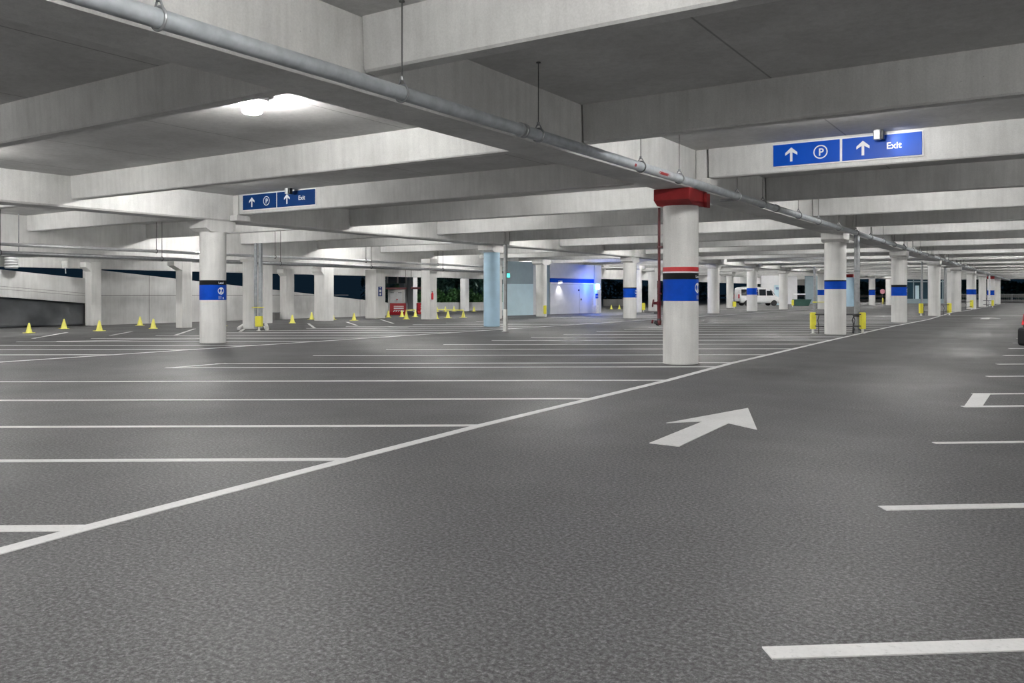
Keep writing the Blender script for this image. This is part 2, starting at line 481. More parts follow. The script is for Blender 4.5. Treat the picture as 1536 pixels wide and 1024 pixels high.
p = AX(430.5, 475, -37.3); square_column(p.x, p.y, .55, .6, 2.93, 'thin square column against the ramp wall between two broad ones', .2)
p = G(486, 481); square_column(p.x, p.y, .78, .72, 2.93, 'broad square column in front of the dark ramp opening with cones at its foot', .2)
p = G(563, 477.5); square_column(p.x, p.y, .85, .85, 2.93, 'square column bearing a small blue notice')
nb = p
p = G(643.5, 479); square_column(p.x, p.y, .65, .65, 3.5, 'square column with a fire extinguisher in front of the hedge')
fe = p
p = G(697, 466.5); square_column(p.x, p.y, .55, .55, 3.7, 'grey steel-like column standing in the hedge opening')
p = AZ(748, 440, 49.5); square_column(p.x, p.y, .30, .30, 3.2, 'cream column edge right behind the pale blue column')
for px, lab in ((606, 'grey post beside the white service doors'), (619, 'grey post just left of the second red barrier')):
    p = G(px, 468); square_column(p.x, p.y, .55, .55, 3.4, lab)

# blue notice on its column
t = empty('notice_sign', (nb.x + .434, nb.y - .05, 1.62), PI / 2); tag(t, 'small blue notice with white symbols on a square column', 'sign')
MB().box((0, 0, 0), (.34, .012, .58), bev=.004).build('plate', 'navy_blue', t)
for c_, sz in (((0, -.008, .03), (.17, .008, .15)), ((0, -.008, -.16), (.13, .008, .13)), ((0, -.008, .22), (.1, .008, .05))): MB().box(c_, sz).build('symbol', 'sign_white', t)

# ---------------------------------------------------------------- sprinkler main with hangers
LP, ZP, RP = -5.6, 3.55, .075
pipe = MB().tube((LP, -10, ZP), (LP, 150, ZP), RP, n=28).build('sprinkler_pipe', 'galvanised', None, True)
tag(pipe, 'long grey sprinkler main running beside the girder over the aisle', 'pipe')
def hanger(y):
    h = MB()
    h.torus((LP, y, ZP), RP + .012, .012, (0, 1, 0), 24, 8)
    h.path([(LP - .075, y, ZP + .03), (LP - .02, y, ZP + .135), (LP + .02, y, ZP + .135), (LP + .075, y, ZP + .03)], .009)
    h.tube((LP, y, ZP + .13), (LP, y, ZP + .17), .02)
    o = h.build('hanger', 'steel', pipe, True)
    MB().tube((LP, y, ZP + .13), (LP, y, ZC - .003), .007, n=8).lathe([(.0, ZC - .02), (.03, ZC - .014), (.03, ZC - .002), (0, ZC - .002)], (LP, y, 0), 12).build('hanger_rod', 'rod', o)
hy = [-1.6, 1.1, 3.78, 6.55, 9.25, 11.95, 14.1, 17.35, 19.2, 21.9] + [24.6 + 2.7 * k for k in range(22)]
for y in hy:
    if any(b - .02 < y < b + BW + .02 for b in BEAMY): y += .5
    hanger(y)
for y in (8.85, 20.3, 32.6, 44.7, 56.8):
    MB().lathe([(RP, -.06), (RP + .017, -.055), (RP + .017, -.02), (RP + .008, -.012), (RP + .008, .012), (RP + .017, .02), (RP + .017, .055), (RP, .06)], (LP, y, ZP), 24, (0, 1, 0)).build('coupling', 'steel', pipe, True)
MB().tube((LP, 17.9, ZP), (LP - .55, 17.9, ZP), .03).build('branch_pipe', 'steel', pipe, True)
# red paint scuffs left on the main
for y, ln in ((13.25, .55), (12.1, .12)):
    mb = MB(); 
    for k in range(6):
        a = PI + .25 + .1 * k; a2 = a + .1
        l0 = ln * (.5 + .5 * random.random()) / 2
        P = lambda an, yy: (LP - (RP + .0012) * math.cos(an) * -1, yy, ZP + (RP + .0012) * math.sin(an) * -1)
        q = lambda an, yy: (LP + (RP + .0012) * math.cos(an), yy, ZP + (RP + .0012) * math.sin(an))
        mb.face([q(a + PI * .72, y - l0), q(a + PI * .72, y + l0), q(a2 + PI * .72, y + l0), q(a2 + PI * .72, y - l0)])
    mb.build('paint_scuff', 'red_paint', pipe)
# two service pipes crossing the far left
for PX, z, r, mat, lab in ((-29.78, 3.17, .06, 'light_metal', 'upper pale service pipe running along the ramp side'), (-29.42, 2.86, .07, 'steel', 'lower dark service pipe running along the ramp side')):
    o = MB().tube((PX, -6, z), (PX, 45, z), r, n=14).build('service_pipe', mat, None, True); tag(o, lab, 'pipe', 'service pipes along the ramp side')
    for y in range(-4, 44, 6):
        MB().torus((PX, y, z), r + .012, .014, (0, 1, 0), 14, 6).tube((PX, y, z + r), (PX, y, ZC - .003 if not any(b - .05 < y < b + BW + .05 for b in BEAMY) else ZB), .012, n=6).build('hanger', 'rod', o)

# ---------------------------------------------------------------- lamps
def make_lamp(fine=True):
    root = empty('ceiling_lamp', (0, 0, ZC)); n = 20 if fine else 10
    MB().lathe([(0, -.001), (.25, -.001), (.25, -.09), (.17, -.10), (0, -.10)], n=n).build('housing', 'light_metal', root, True)
    pr = [(.145, -.102), (.15, -.115), (.15, -.235), (.145, -.245)]
    MB().lathe([(.147, -.2455), (.12, -.267), (.06, -.28), (0.0, -.283)], n=n).build('base_glass', 'lamp_base', root, True)
    MB().lathe(pr, n=n).build('lens', 'lamp_lens', root, True)
    return root
lp0 = G(378, 144, ZC)
proto = make_lamp(); proto.location = lp0
tag(proto, 'lit round ceiling lamp glaring on the slab left of the long pipe', 'ceiling lamp', 'ceiling lamps')
bays = [b - 3.55 for b in BEAMY]
for gx, par in ((-2.7, 0), (-10.6, 1), (-18.4, 0), (-25.0, 1), (-30.8, 0), (-35.4, 1), (4.6, 1)):
    for k, y in enumerate(bays):
        kk = k - 3
        if (kk % 2) != par or y > 165 or (gx < -20 and y > 150) or y < -12: continue
        if gx == -10.6 and abs(y - 8.2) < 1.5: continue
        c = copy_tree(proto); c.location = (gx, y, ZC)
        c['label'] = 'extra lamp added out of view between the concrete beams'
for x_, y_ in ((-18.9, 7.6), (-3.4, -2.4), (1.5, -4.5)):  # extra lamps outside the view, added to brighten near floor and left bays
    c = copy_tree(proto); c.location = (x_, y_, ZC); c['label'] = 'extra lamp added out of view between the concrete beams'
# oval pendant lamp under the left service pipes
p = AX(28, 384, -32.4)
o = empty('pendant_lamp', p); tag(o, 'flat oval lamp hanging under the service pipes above the black tarp', 'lamp')
MB().lathe([(0, .16), (.25, .14), (.62, .05), (.66, 0), (.60, -.02), (0, -.02)], n=28).build('shade', 'light_metal', o, True)
MB().tube((0, 0, .15), (0, 0, ZC - p.z - .01), .02).build('stem', 'steel', o)

# ---------------------------------------------------------------- overhead signs
def add_text(mb, txt, size, x, z, y):
    me = text_mesh(txt, size)
    vs = [mb.b.verts.new((x + v.co.x, y, z + v.co.y)) for v in me.vertices]
    for p_ in me.polygons:
        try: mb.b.faces.new([vs[i] for i in p_.vertices])
        except ValueError: pass
    bpy.data.meshes.remove(me)
def flat(mb, pts, y): mb.face([(x, y, z) for x, z in pts])
def up_arrow(mb, x, z, s, y):
    w = .17 * s
    flat(mb, [(x - w * .5, z - .5 * s), (x + w * .5, z - .5 * s), (x + w * .5, z + .18 * s), (x, z + .18 * s + w * .2), (x - w * .5, z + .18 * s)], y)
    flat(mb, [(x, z + .5 * s), (x, z + .5 * s - w * 1.75), (x - .42 * s, z - .02 * s - w * .25), (x - .42 * s, z + .13 * s)], y)
    flat(mb, [(x, z + .5 * s), (x + .42 * s, z + .13 * s), (x + .42 * s, z - .02 * s - w * .25), (x, z + .5 * s - w * 1.75)], y)
def ringmark(mb, x, z, r0, r1, y, n=32):
    for k in range(n):
        a, b = 2 * PI * k / n, 2 * PI * (k + 1) / n
        flat(mb, [(x + r0 * math.cos(a), z + r0 * math.sin(a)), (x + r1 * math.cos(a), z + r1 * math.sin(a)), (x + r1 * math.cos(b), z + r1 * math.sin(b)), (x + r0 * math.cos(b), z + r0 * math.sin(b))], y)
def overhead_sign(x0, x1, yf, z0, z1, split, label):
    root = empty('overhead_sign', ((x0 + x1) / 2, yf, (z0 + z1) / 2)); tag(root, label, 'sign', 'overhead exit signs')
    w, h = x1 - x0, z1 - z0
    MB().box((0, -.012, 0), (w + .05, .024, h + .05), bev=.004).build('backing', 'sign_white', root)
    xs = -w / 2 + w * split
    for a, b, k in ((-w / 2, xs - .022, 0), (xs + .022, w / 2, 1)):
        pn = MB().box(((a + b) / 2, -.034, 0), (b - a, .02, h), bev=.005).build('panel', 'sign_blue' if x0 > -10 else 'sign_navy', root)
        mb = MB(); ww = b - a
        if k == 0:
            up_arrow(mb, a + ww * .28, 0, h * .66, -.0455); mb.build('arrow_symbol', 'sign_white', pn); mb = MB()
            ringmark(mb, a + ww * .72, 0, h * .265, h * .315, -.0455)
            mb.build('ring_symbol', 'sign_white', pn); mb = MB()
            add_text(mb, 'P', h * .46, a + ww * .72 + .01, -h * .165, -.0455)
        else:
            up_arrow(mb, a + ww * .27, 0, h * .66, -.0455); mb.build('arrow_symbol', 'sign_white', pn); mb = MB()
            add_text(mb, 'Exit', h * .40, a + ww * .66, -h * .13, -.0455)
        mb.build('lettering', 'sign_white', pn)
    # small spotlight fixed above the second panel
    sp = empty('sign_spotlight', (x0 + w * .735, yf - .30, z1 + .10)); tag(sp, 'small metal spotlight in front of the sign beside ' + ('the red-capped column' if x0 > -10 else 'the left banded column'), 'spotlight')
    zz = ZC - (z1 + .10) - .003
    MB().tube((0, 0, -.06), (0, 0, zz), .028).lathe([(0, zz - .03), (.06, zz - .03), (.06, zz), (0, zz)], n=12).build('mount', 'light_metal', sp, True)
    MB().box((0, 0, -.14), (.12, .14, .17), bev=.015).build('lamp_box', 'light_metal', sp)
    MB().box((.085, .02, -.14), (.05, .12, .17), bev=.012).build('shield', 'dark_metal', sp)
    if x0 > -10:
        ld = bpy.data.lights.new('sign_beam', 'SPOT'); ld.energy = 9; ld.spot_size = 1.7; ld.spot_blend = .9; ld.shadow_soft_size = .05
        lo = bpy.data.objects.new('sign_beam', ld); COL.objects.link(lo); lo.parent = sp; lo.location = (.16, -.10, -.12)
        lo.rotation_euler = Vector((.42, .40, -.2)).to_track_quat('-Z', 'Y').to_euler()
    return root
YB3 = 6.68 + 5.033 * 2
a_, b_ = AY(1160, 230, YB3 - .02), AY(1383, 208, YB3 - .02)
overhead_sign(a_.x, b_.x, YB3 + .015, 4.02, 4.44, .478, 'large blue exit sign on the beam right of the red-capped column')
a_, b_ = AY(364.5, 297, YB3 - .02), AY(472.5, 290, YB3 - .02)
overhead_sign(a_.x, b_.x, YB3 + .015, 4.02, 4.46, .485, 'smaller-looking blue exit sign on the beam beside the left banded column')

# ---------------------------------------------------------------- riser pipe on the red-capped column
cdir = Vector((-(16.95), -6.7, 0)).normalized() * -1     # screen-right of the column
left = -Vector((16.95, 6.7, 0)).normalized()
r_ = empty('riser_pipe', (X1 + left.x * .455, 16.95 + left.y * .455, 0)); tag(r_, 'dark red standpipe with valves on the side of the red-capped column', 'pipe')
MB().tube((0, 0, .95), (0, 0, 3.34), .030, n=16).tube((0, 0, 1.62), (0, 0, 1.72), .045).build('pipe', 'pipe_red', r_, True)
lx, ly = left.x, left.y
MB().lathe([(.035, .82), (.048, .84), (.048, .90), (.036, .94), (.042, 1.24), (.055, 1.26), (.055, 1.32), (.04, 1.34)], n=16).tube((-lx * .0, -ly * 0, 1.29), (lx * .11, ly * .11, 1.29), .03).build('valve_body', 'pipe_red', r_, True)
hw = MB().torus((lx * .13, ly * .13, 1.29), .072, .016, (lx, ly, .15), 18, 8).tube((lx * .06, ly * .06, 1.29), (lx * .14, ly * .14, 1.29), .022)
for k in range(4):
    a = k * PI / 2; t_ = Vector((-ly, lx, 0)) * math.cos(a) * .07 + Vector((0, 0, 1)) * math.sin(a) * .07
    hw.tube((lx * .13, ly * .13, 1.29), (lx * .13 + t_.x, ly * .13 + t_.y, 1.29 + t_.z), .009, n=6)
hw.build('handwheel', 'pipe_red', r_, True)
MB().tube((0, 0, 1.08), (lx * .11, ly * .11, 1.08), .012).build('lever', 'dark_metal', r_)
MB().path([(0, 0, .96), (0, 0, .84), (lx * .06, ly * .06, .86)], .042, 12).tube((lx * .04, ly * .04, .865), (lx * .10, ly * .10, .885), .035).build('elbow', 'dark_metal', r_, True)
MB().lathe([(0, 0), (.03, 0), (.042, .01), (.042, .035), (.02, .045), (0, .045)], (lx * .12, ly * .12, .89), 14, (lx, ly, .2)).build('hose_cap', 'pipe_red', r_, True)
MB().box((-lx * .03, -ly * .03, 2.5), (.11, .11, .03)).box((-lx * .03, -ly * .03, 1.5), (.10, .10, .03)).build('clamp', 'pipe_red', r_)

# ---------------------------------------------------------------- guards, drains
def guard(p, target, label, pad_h=.62, rails=True, s=1.0, gap=.40):
    root = empty('guard_post', (p.x, p.y, 0)); tag(root, label, 'guard post', 'yellow guard posts')
    MB().tube((0, 0, 0), (0, 0, .20 + pad_h * .9), .045, n=12).lathe([(0, 0), (.10, 0), (.10, .012), (.05, .02), (0, .02)], n=12).build('post', 'off_white', root, True)
    MB().box((0, 0, .17 + pad_h / 2), (.19 * s, .19 * s, pad_h), rz=PSI, bev=.03).build('pad', 'yellow', root)
    if rails and target is not None:
        d = Vector((target[0] - p.x, target[1] - p.y, 0)); Ld = d.length - gap; d.normalize()
        for z in (.28, .72):
            MB().tube(d * .09 + Vector((0, 0, z)), d * Ld + Vector((0, 0, z)), .022, n=8).build('rail', 'dark_metal', root)
        q = d * (Ld * .45)
        MB().path([q + Vector((0, 0, .0)), q + Vector((0, 0, .28)), q * .85 + Vector((0, 0, .5)), q * 1.1 + Vector((0, 0, .72))], .016, 6).build('rack_loop', 'dark_metal', root)
    return root
def at_depth(px, Z): return AZ(px, 440, Z)
B = (X1, 32.05)
guard(at_depth(1219.5, 31.3), B, 'yellow guard left of the half-faded banded column')
guard(at_depth(1294, 31.3), B, 'yellow guard right of the half-faded banded column, beside the drain pipe')
D = (X1, 62.25)
guard(at_depth(1381.5, 56), D, 'small yellow guard on a thin pole, left of the far plain column', .66, s=1.2)
guard(at_depth(1424, 58), D, 'small yellow guard right of the far plain column', .66, s=1.2)
guard(at_depth(1457.5, 78), (X1, 77.35), 'tiny yellow guard in front of the far banded column', .7, s=1.2)
guard(at_depth(817.5, 54.0), None, 'yellow guard at the foot of the column by the pale blue walls', .55)
guard(at_depth(965, 66.5), None, 'yellow guard just left of the red riser pipe, far back', .58, s=1.4)
guard(at_depth(1101.5, 84), None, 'rounded yellow guard near the slim warm-toned column', .5, s=1.6)
guard(at_depth(1189, 93), None, 'yellow guard beside the dark green skip', .6, s=1.1)
guard(at_depth(1324, 106), None, 'narrow yellow guard in the dark opening under the pink sign', .75, s=.8)
guard(at_depth(1489, 90), (X1, 107.55), 'farthest tiny yellow guard near the end of the aisle row', .6)

def drain(p, z0, z1, r, label, mat='steel'):
    root = empty('drain_pipe', (p.x, p.y, 0)); tag(root, label, 'pipe')
    MB().tube((0, 0, z0), (0, 0, z1), r, n=16).build('pipe', mat, root, True)
    return root
d = drain(at_depth(1285.5, 31.6), .66, 3.86, .105, 'thick grey drain pipe right of the guarded column with black fittings at its foot')
MB().lathe([(.105, .62), (.125, .62), (.125, .70), (.105, .70)], n=16).torus((0, 0, 2.35), .107, .012).build('collar', 'dark_metal', d, True)
MB().lathe([(.10, .0), (.10, .30), (.11, .45), (.075, .55), (.08, .64), (0, .64)], n=14).build('boot', 'steel', d, True)
MB().path([(-.16, 0, 0), (-.13, 0, .35), (-.17, 0, .5), (-.1, 0, .66)], .02, 6).path([(-.13, -.05, .37), (.12, -.05, .42)], .018, 6).path([(-.14, -.05, .02), (-.06, -.06, .18), (.12, -.06, .15), (.2, -.05, .02)], .02, 6).build('chain_frame', 'dark_metal', d)
MB().path([(0, 0, 3.55), (-.3, .15, 3.6), (-.5, .2, 3.62)], .05, 10).build('elbow', 'off_white', d, True)
d = drain(at_depth(1222, 56), 0, 3.3, .09, 'grey pipe with a yellow ring standing left of the guarded column')
MB().torus((0, 0, .92), .11, .035).tube((0, 0, .92), (.9, .58, .92), .02).build('ring', 'yellow', d, True)
drain(at_depth(1383, 57), 0, 3.7, .06, 'thin grey pole rising from the small left guard')
drain(at_depth(1418, 68), 0, 3.7, .12, 'grey downpipe behind the far plain column')
drain(at_depth(1456, 84), 0, 3.7, .12, 'grey downpipe left of the far banded column')
drain(at_depth(1484, 100), 0, 3.7, .10, 'pale downpipe near the aisle end', 'light_metal')
# white square pole by the blue column
p = G(758, 497)
o = empty('square_post', (p.x, p.y, 0)); tag(o, 'slim square pole just right of the pale blue column', 'pole')
MB().box((0, 0, 2.15), (.10, .10, 2.58)).build('post', 'steel', o)
MB().box((0, 0, .445), (.125, .125, .87)).box((0, 0, .01), (.2, .2, .02)).build('sleeve', 'off_white', o)
# bright pipes with guard by the ramp
p = G(387, 494)
o = empty('standpipe', (p.x, p.y, 0)); tag(o, 'pair of bright vertical pipes in front of a broad square column', 'pipe')
rr = Vector((CP, SP, 0))
for s in (-.10, .10): MB().tube(rr * s + Vector((0, 0, .05)), rr * s + Vector((0, 0, 3.6)), .065 if s < 0 else .085, n=14).build('pipe', 'galvanised', o, True)
MB().box((0, 0, .92), (.42, .3, .035), rz=PSI).build('bracket', 'yellow', o)
p2 = G(388.5, 496)
guard(p2, None, 'yellow guard in front of the pair of bright vertical pipes', .42, s=1.35)

# ---------------------------------------------------------------- ramp side
XW = -38.0
def wall_poly(pts, X, t, name, mat='wall_concrete'):
    return struct(MB().prism([(X - t, q.y, q.z) for q in pts], (t, 0, 0)).build(name, mat))
b0, b1 = AX(148, 487, XW), AX(582, 474, XW)
ya, yb = b0.y - .6, b1.y
ta, tb = AX(150, 405, XW), AX(598, 455.5, XW)
sl = (tb.z - ta.z) / (tb.y - ta.y)
pts = [Vector((XW, ya, 0)), Vector((XW, yb, 0)), Vector((XW, yb, ta.z + sl * (yb - ta.y))), Vector((XW, ya, ta.z + sl * (ya - ta.y)))]
wl = wall_poly(pts, XW, .3, 'wall_left')
zj = AX(200, 443, XW).z
MB().box((XW + .001, (ya + b0.y + 17) / 2, zj), (.006, 17, .03)).build('panel_joint', 'dark_concrete', wl)
for px in (224, 340, 430, 540):
    q = AX(px, 470, XW); zt = ta.z + sl * (q.y - ta.y)
    MB().box((XW + .001, q.y, zt / 2), (.006, .025, zt - .02)).build('panel_joint', 'dark_concrete', wl)
# upstand beam of the ramp, far left, over the black tarp
y0, y1 = 8.0, AX(128, 450, XW).y
tl, tr = AX(0, 404, XW), AX(127, 417.5, XW); bl, br = AX(0, 445, XW), AX(127, 454.5, XW)
s1 = (tr.z - tl.z) / (tr.y - tl.y); s2 = (br.z - bl.z) / (br.y - bl.y)
up_ = struct(MB().prism([(XW, y0, bl.z + s2 * (y0 - bl.y)), (XW, y1, br.z), (XW, y1, tr.z), (XW, y0, tl.z + s1 * (y0 - tl.y))], (-.35, 0, 0)).build('ramp_beam', 'wall_concrete'))
for dz in (.33, .45):
    MB().prism([(XW + .004, y0, bl.z + s2 * (y0 - bl.y) + dz + .015), (XW + .004, y1 - .02, br.z + dz + .015), (XW + .004, y1 - .02, br.z + dz), (XW + .004, y0, bl.z + s2 * (y0 - bl.y) + dz)], (-.006, 0, 0)).build('groove', 'dark_concrete', up_)
MB().box((XW + .06, y1 + .12, 1.45), (.10, .16, 1.0)).build('joint_cover', 'dark_concrete', up_)
# tarp with folds
mb = MB(); ny, nz = 60, 10
yy0, yy1 = 8.0, min(y1 + .30, ya - .05)
vs = []
for i in range(ny + 1):
    y = yy0 + (yy1 - yy0) * i / ny
    ztop = bl.z + s2 * (min(y, y1) - bl.y) - .015
    for j in range(nz + 1):
        z = .02 + (ztop - .02) * j / nz; f = 1 - j / nz
        x = XW - .12 + .10 * f * math.sin(y * 2.6 + 3.2 * f) * (.4 + .6 * f) + .04 * math.sin(y * 5.3 - 6 * f) + .10 * f * f
        vs.append(mb.b.verts.new((x, y, z)))
for i in range(ny):
    for j in range(nz):
        k = i * (nz + 1) + j; mb.b.faces.new((vs[k], vs[k + nz + 1], vs[k + nz + 2], vs[k + 1]))
o = mb.build('tarp_sheet', 'tarp', None, True); tag(o, 'black tarp hanging under the sloping ramp beam', 'tarp')
md = o.modifiers.new('thick', 'SOLIDIFY'); md.thickness = .012
# ramp deck behind
struct(MB().prism([(XW - .36, 2, 2.2), (XW - .36, 46, -.2), (XW - .36, 46, -.5), (XW - .36, 2, 1.9)], (-7, 0, 0)).build('ramp_floor', 'dark_concrete'))
# corrugated duct and a hanging box
p = AX(17, 400, -37.72)
o = empty('corrugated_duct', (p.x, p.y, 2.58)); tag(o, 'corrugated duct at the far left below the ceiling', 'duct')
MB().lathe([(.24 + .035 * (k % 2), .06 * k) for k in range(30)], n=18).build('hose', 'light_metal', o, True)
p = AX(97, 396, -37.2)
o = empty('junction_box', (p.x, p.y, p.z)); tag(o, 'small pale box with a drop cable hanging above the ramp beam', 'junction box')
MB().box((0, 0, 0), (.12, .25, .3), bev=.01).build('box', 'off_white', o)
MB().tube((0, .03, -.14), (0, .05, -.42), .02).build('cable', 'light_metal', o)
MB().tube((0, 0, .14), (0, 0, 2.68 - p.z + .3), .012).build('stem', 'light_metal', o)
# low grey bin at the wall
p = G(428, 475.5)
p = AX(424, 475, -37.3); o = empty('utility_box', (p.x, p.y - .55, 0)); tag(o, 'low brownish box at the foot of a thin square column', 'box')
MB().box((0, 0, .2), (.35, .4, .4), bev=.02).build('body', 'dark_concrete', o); MB().box((0, 0, .41), (.38, .43, .03), bev=.01).build('lid', 'steel', o)
# floor corner curbs round the bright pipes
for a, b, lab in (((358, 494.6), (365, 489.6), 'short white kerb block left of the bright pipes'), ((399, 488.4), (401, 494.8), 'short white kerb block right of the bright pipes')):
    a, b = G(*a), G(*b); dd = b - a
    o = MB().box((0, 0, 0), (dd.length, .14, .12), bev=.03).build('kerb_block', 'off_white', None, False, (a + b) / 2 + Vector((0, 0, .06)))
    o.rotation_euler.z = math.atan2(dd.y, dd.x); tag(o, lab, 'kerb block')

# ---------------------------------------------------------------- service doors, barriers, hedge
p0, p1 = G(582, 470.5), G(606, 470.5)
dv = (p1 - p0); wd = dv.length; rz = math.atan2(dv.y, dv.x)
o = empty('service_cabinet', (p0 + p1) / 2, rz); tag(o, 'white double-door service unit under a dark red bar', 'cabinet')
MB().box((0, .3, .92), (wd, .6, 1.84), bev=.02).build('body', 'off_white', o)
for s in (-1, 1):
    dd = MB().box((s * wd * .19, -.012, .98), (wd * .36, .03, 1.30), bev=.008).build('door', 'sign_white', o)
    MB().box((s * wd * .05, -.035, .95), (.02, .02, .12)).build('handle', 'dark_metal', dd)
    MB().box((s * wd * .24, -.032, 1.56), (wd * .22, .012, .05)).build('vent', 'steel', dd)
MB().lathe([(0, -.03), (.05, -.03), (.05, -.022), (0, -.022)], (wd * .07, 0, 1.05), 10).box((wd * .07, -.03, 1.05), (.1, .012, .1)).build('warning_mark', 'bright_red', o)
# window openings above
o2 = struct(MB().box((0, .5, 2.95), (wd + .2, .12, 1.4)).build('window_1', 'dark_glass', None, False, (p0 + p1) / 2)); o2.rotation_euler.z = rz
fr = MB()
for s in (-.5, .05, .5): fr.box((s * (wd + .2), .42, 2.95), (.10, .14, 1.4))
fr.box((0, .42, 3.62), (wd + .3, .16, .12)).build('window_frame', 'off_white', o2)
for a, b, lab in (((579, 432.5), (610, 432.5), 'dark red height bar over the white service doors'), ((616, 432), (637, 432), 'dark red height bar left of the extinguisher column')):
    q0, q1 = AZ(a[0], a[1], 58.5), AZ(b[0], b[1], 58.5)
    o = empty('height_bar', (q0 + q1) / 2, math.atan2((q1 - q0).y, (q1 - q0).x)); tag(o, lab, 'height bar')
    ln = (q1 - q0).length
    MB().box((0, 0, 0), (ln, .12, .14), bev=.02).build('bar', 'pipe_red', o)
    for s in (-.45, .45): MB().tube((s * ln, 0, .06), (s * ln, 0, 2.0), .012, n=6).build('hanger', 'rod', o)
# water barriers
def barrier(p, rz, w, label):
    o = empty('road_barrier', (p.x, p.y, 0), rz); tag(o, label, 'barrier', 'red plastic barriers by the service doors')
    h = .82
    pr = [(-.24, 0), (-.24, .10), (-.12, .22), (-.06, h), (.06, h), (.12, .22), (.24, .10), (.24, 0)]
    mb = MB().prism([(-w / 2, a, z) for a, z in pr], (w, 0, 0)); mb.build('body', 'barrier_red', o)
    for z, hh, off in ((.47, .06, -.095), (.33, .03, -.108), (.60, .035, -.085)):
        MB().box((w * .06, off, z), (w * .62, .012, hh)).build('white_stripe', 'sign_white', o)
    mb = MB()
    for k in range(5):
        x = -w * .3 + k * w * .15
        mb.prism([(x, -.145, .20), (x + .06, -.145, .20), (x + .12, -.119, .30), (x + .06, -.119, .30)], (0, -.008, 0))
    mb.build('white_chevron', 'sign_white', o)
    for s in (-.28, .28): MB().box((s * w, 0, .03), (.18, .5, .06)).build('foot', 'barrier_red', o)
barrier(G(597, 472), PSI, 1.12, 'red plastic barrier in front of the white service doors')
barrier(G(635, 471), PSI + .5, 1.0, 'red plastic barrier half hidden by the extinguisher column')
# fire extinguisher
o = empty('fire_extinguisher', (fe.x + .388, fe.y - .18, 1.15)); o.scale = (.75, .75, .75); tag(o, 'small red fire extinguisher on the square column by the hedge', 'fire extinguisher')
MB().lathe([(0, 0), (.085, 0), (.09, .03), (.09, .42), (.06, .50), (.03, .53), (.03, .57), (0, .57)], n=14).build('cylinder', 'bright_red', o, True)
MB().box((0, 0, .60), (.05, .12, .05)).build('valve', 'dark_metal', o)
MB().box((-.06, 0, .25), (.04, .26, .62)).build('backing', 'sign_white', o)
# low wall behind, with hedge and trees
w0, w1 = G(596, 466.5), G(770, 465)
dv = w1 - w0; rz = math.atan2(dv.y, dv.x); ln = dv.length
o = struct(MB().box((0, .15, .36), (ln, .3, .72)).build('wall_back', 'wall_concrete', None, False, (w0 + w1) / 2)); o.rotation_euler.z = rz
def hedge(a, b, zlo, zhi, depth, n, name, mat, size):
    mb = MB(); d = b - a; nrm = Vector((-d.y, d.x, 0)).normalized()
    for k in range(n):
        t_ = random.random()
        bx = a + d * t_ + nrm * (random.random() ** .6) * depth
        env = .75 + .25 * math.sin(t_ * 23) * math.sin(t_ * 9 + 1)
        z = zlo + (zhi - zlo) * env * random.random() ** .8
        s = size * (.5 + random.random())
        q = Matrix.Translation((bx.x, bx.y, z)) @ Matrix.Rotation(random.random() * 6.28, 4, 'Z') @ Matrix.Rotation(random.gauss(.6, .5), 4, 'X')
        mb.face([q @ Vector(v) for v in ((0, -s, 0), (s * .55, 0, s * .12), (0, s, 0), (-s * .55, 0, s * .12))])
    return mb.build(name, mat)
nrm = Vector((-dv.y, dv.x, 0)).normalized()
c = hedge(w0 + nrm * .6, w0 + dv * .60 + nrm * .6, .3, 2.2, 1.6, 2600, 'hedge', 'leaf', .13); tag(c, 'lit leafy hedge above the low wall behind the extinguisher column', 'hedge', None, 'stuff')
c = hedge(w0 + dv * .65 + nrm * .6, w1 + nrm * .6, .3, 1.9, 1.4, 1500, 'hedge', 'leaf', .13); tag(c, 'lit leafy hedge left of the pale blue column', 'hedge', None, 'stuff')
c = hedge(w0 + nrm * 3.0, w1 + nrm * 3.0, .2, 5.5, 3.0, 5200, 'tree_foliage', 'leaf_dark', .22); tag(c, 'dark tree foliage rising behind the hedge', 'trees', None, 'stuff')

for y_, lab in ((54.0, 'flood light added out of view behind the edge beam near the hedge'), (64.0, 'flood light added out of view behind the edge beam past the hedge')):  # unseen lamps added behind the edge beam to brighten the hedge leaves
    o = empty('fill_light', (-39.55, y_, 3.3)); tag(o, lab, 'flood light')
    MB().box((0, 0, 0), (.22, .34, .24), bev=.02).box((.22, 0, 0), (.36, .08, .08)).build('housing', 'dark_metal', o)
    MB().box((-.115, 0, 0), (.012, .28, .18)).build('lens', 'white_lens', o)
    ld = bpy.data.lights.new('fill', 'SPOT'); ld.energy = 620; ld.spot_size = 2.6; ld.spot_blend = .6; ld.shadow_soft_size = .1
    lo = bpy.data.objects.new('fill', ld); COL.objects.link(lo); lo.parent = o; lo.location = (-.16, 0, 0); lo.rotation_euler = (0, math.radians(68), 0)

# ---------------------------------------------------------------- pale blue core
q0, q1 = G(757, 473.5), G(905, 468.7)
dv = q1 - q0; rz = math.atan2(dv.y, dv.x); ln = dv.length
core = empty('stair_core', q0, rz); tag(core, 'pale blue and white block wall of the stair core in the background', 'building')
def fx(px):                   # distance along the core face seen at image column px
    d_ = ray(px, 440); n_ = Vector((-dv.y, dv.x)); 
    t_ = (q0.x * n_.x + q0.y * n_.y) / (d_.x * n_.x + d_.y * n_.y)
    return (Vector((d_.x * t_, d_.y * t_, 0)) - Vector((q0.x, q0.y, 0))).dot(dv.normalized())
def seg(px0, px1, z0, z1, name, mat, off=0.0, dep=.30):
    a, b = fx(px0), fx(px1)
    return MB().box(((a + b) / 2, dep / 2 + off, (z0 + z1) / 2), (b - a, dep, z1 - z0)).build(name, mat, core)
seg(759, 800, 0, 2.15, 'pale_blue_panel', 'pale_blue_wall')
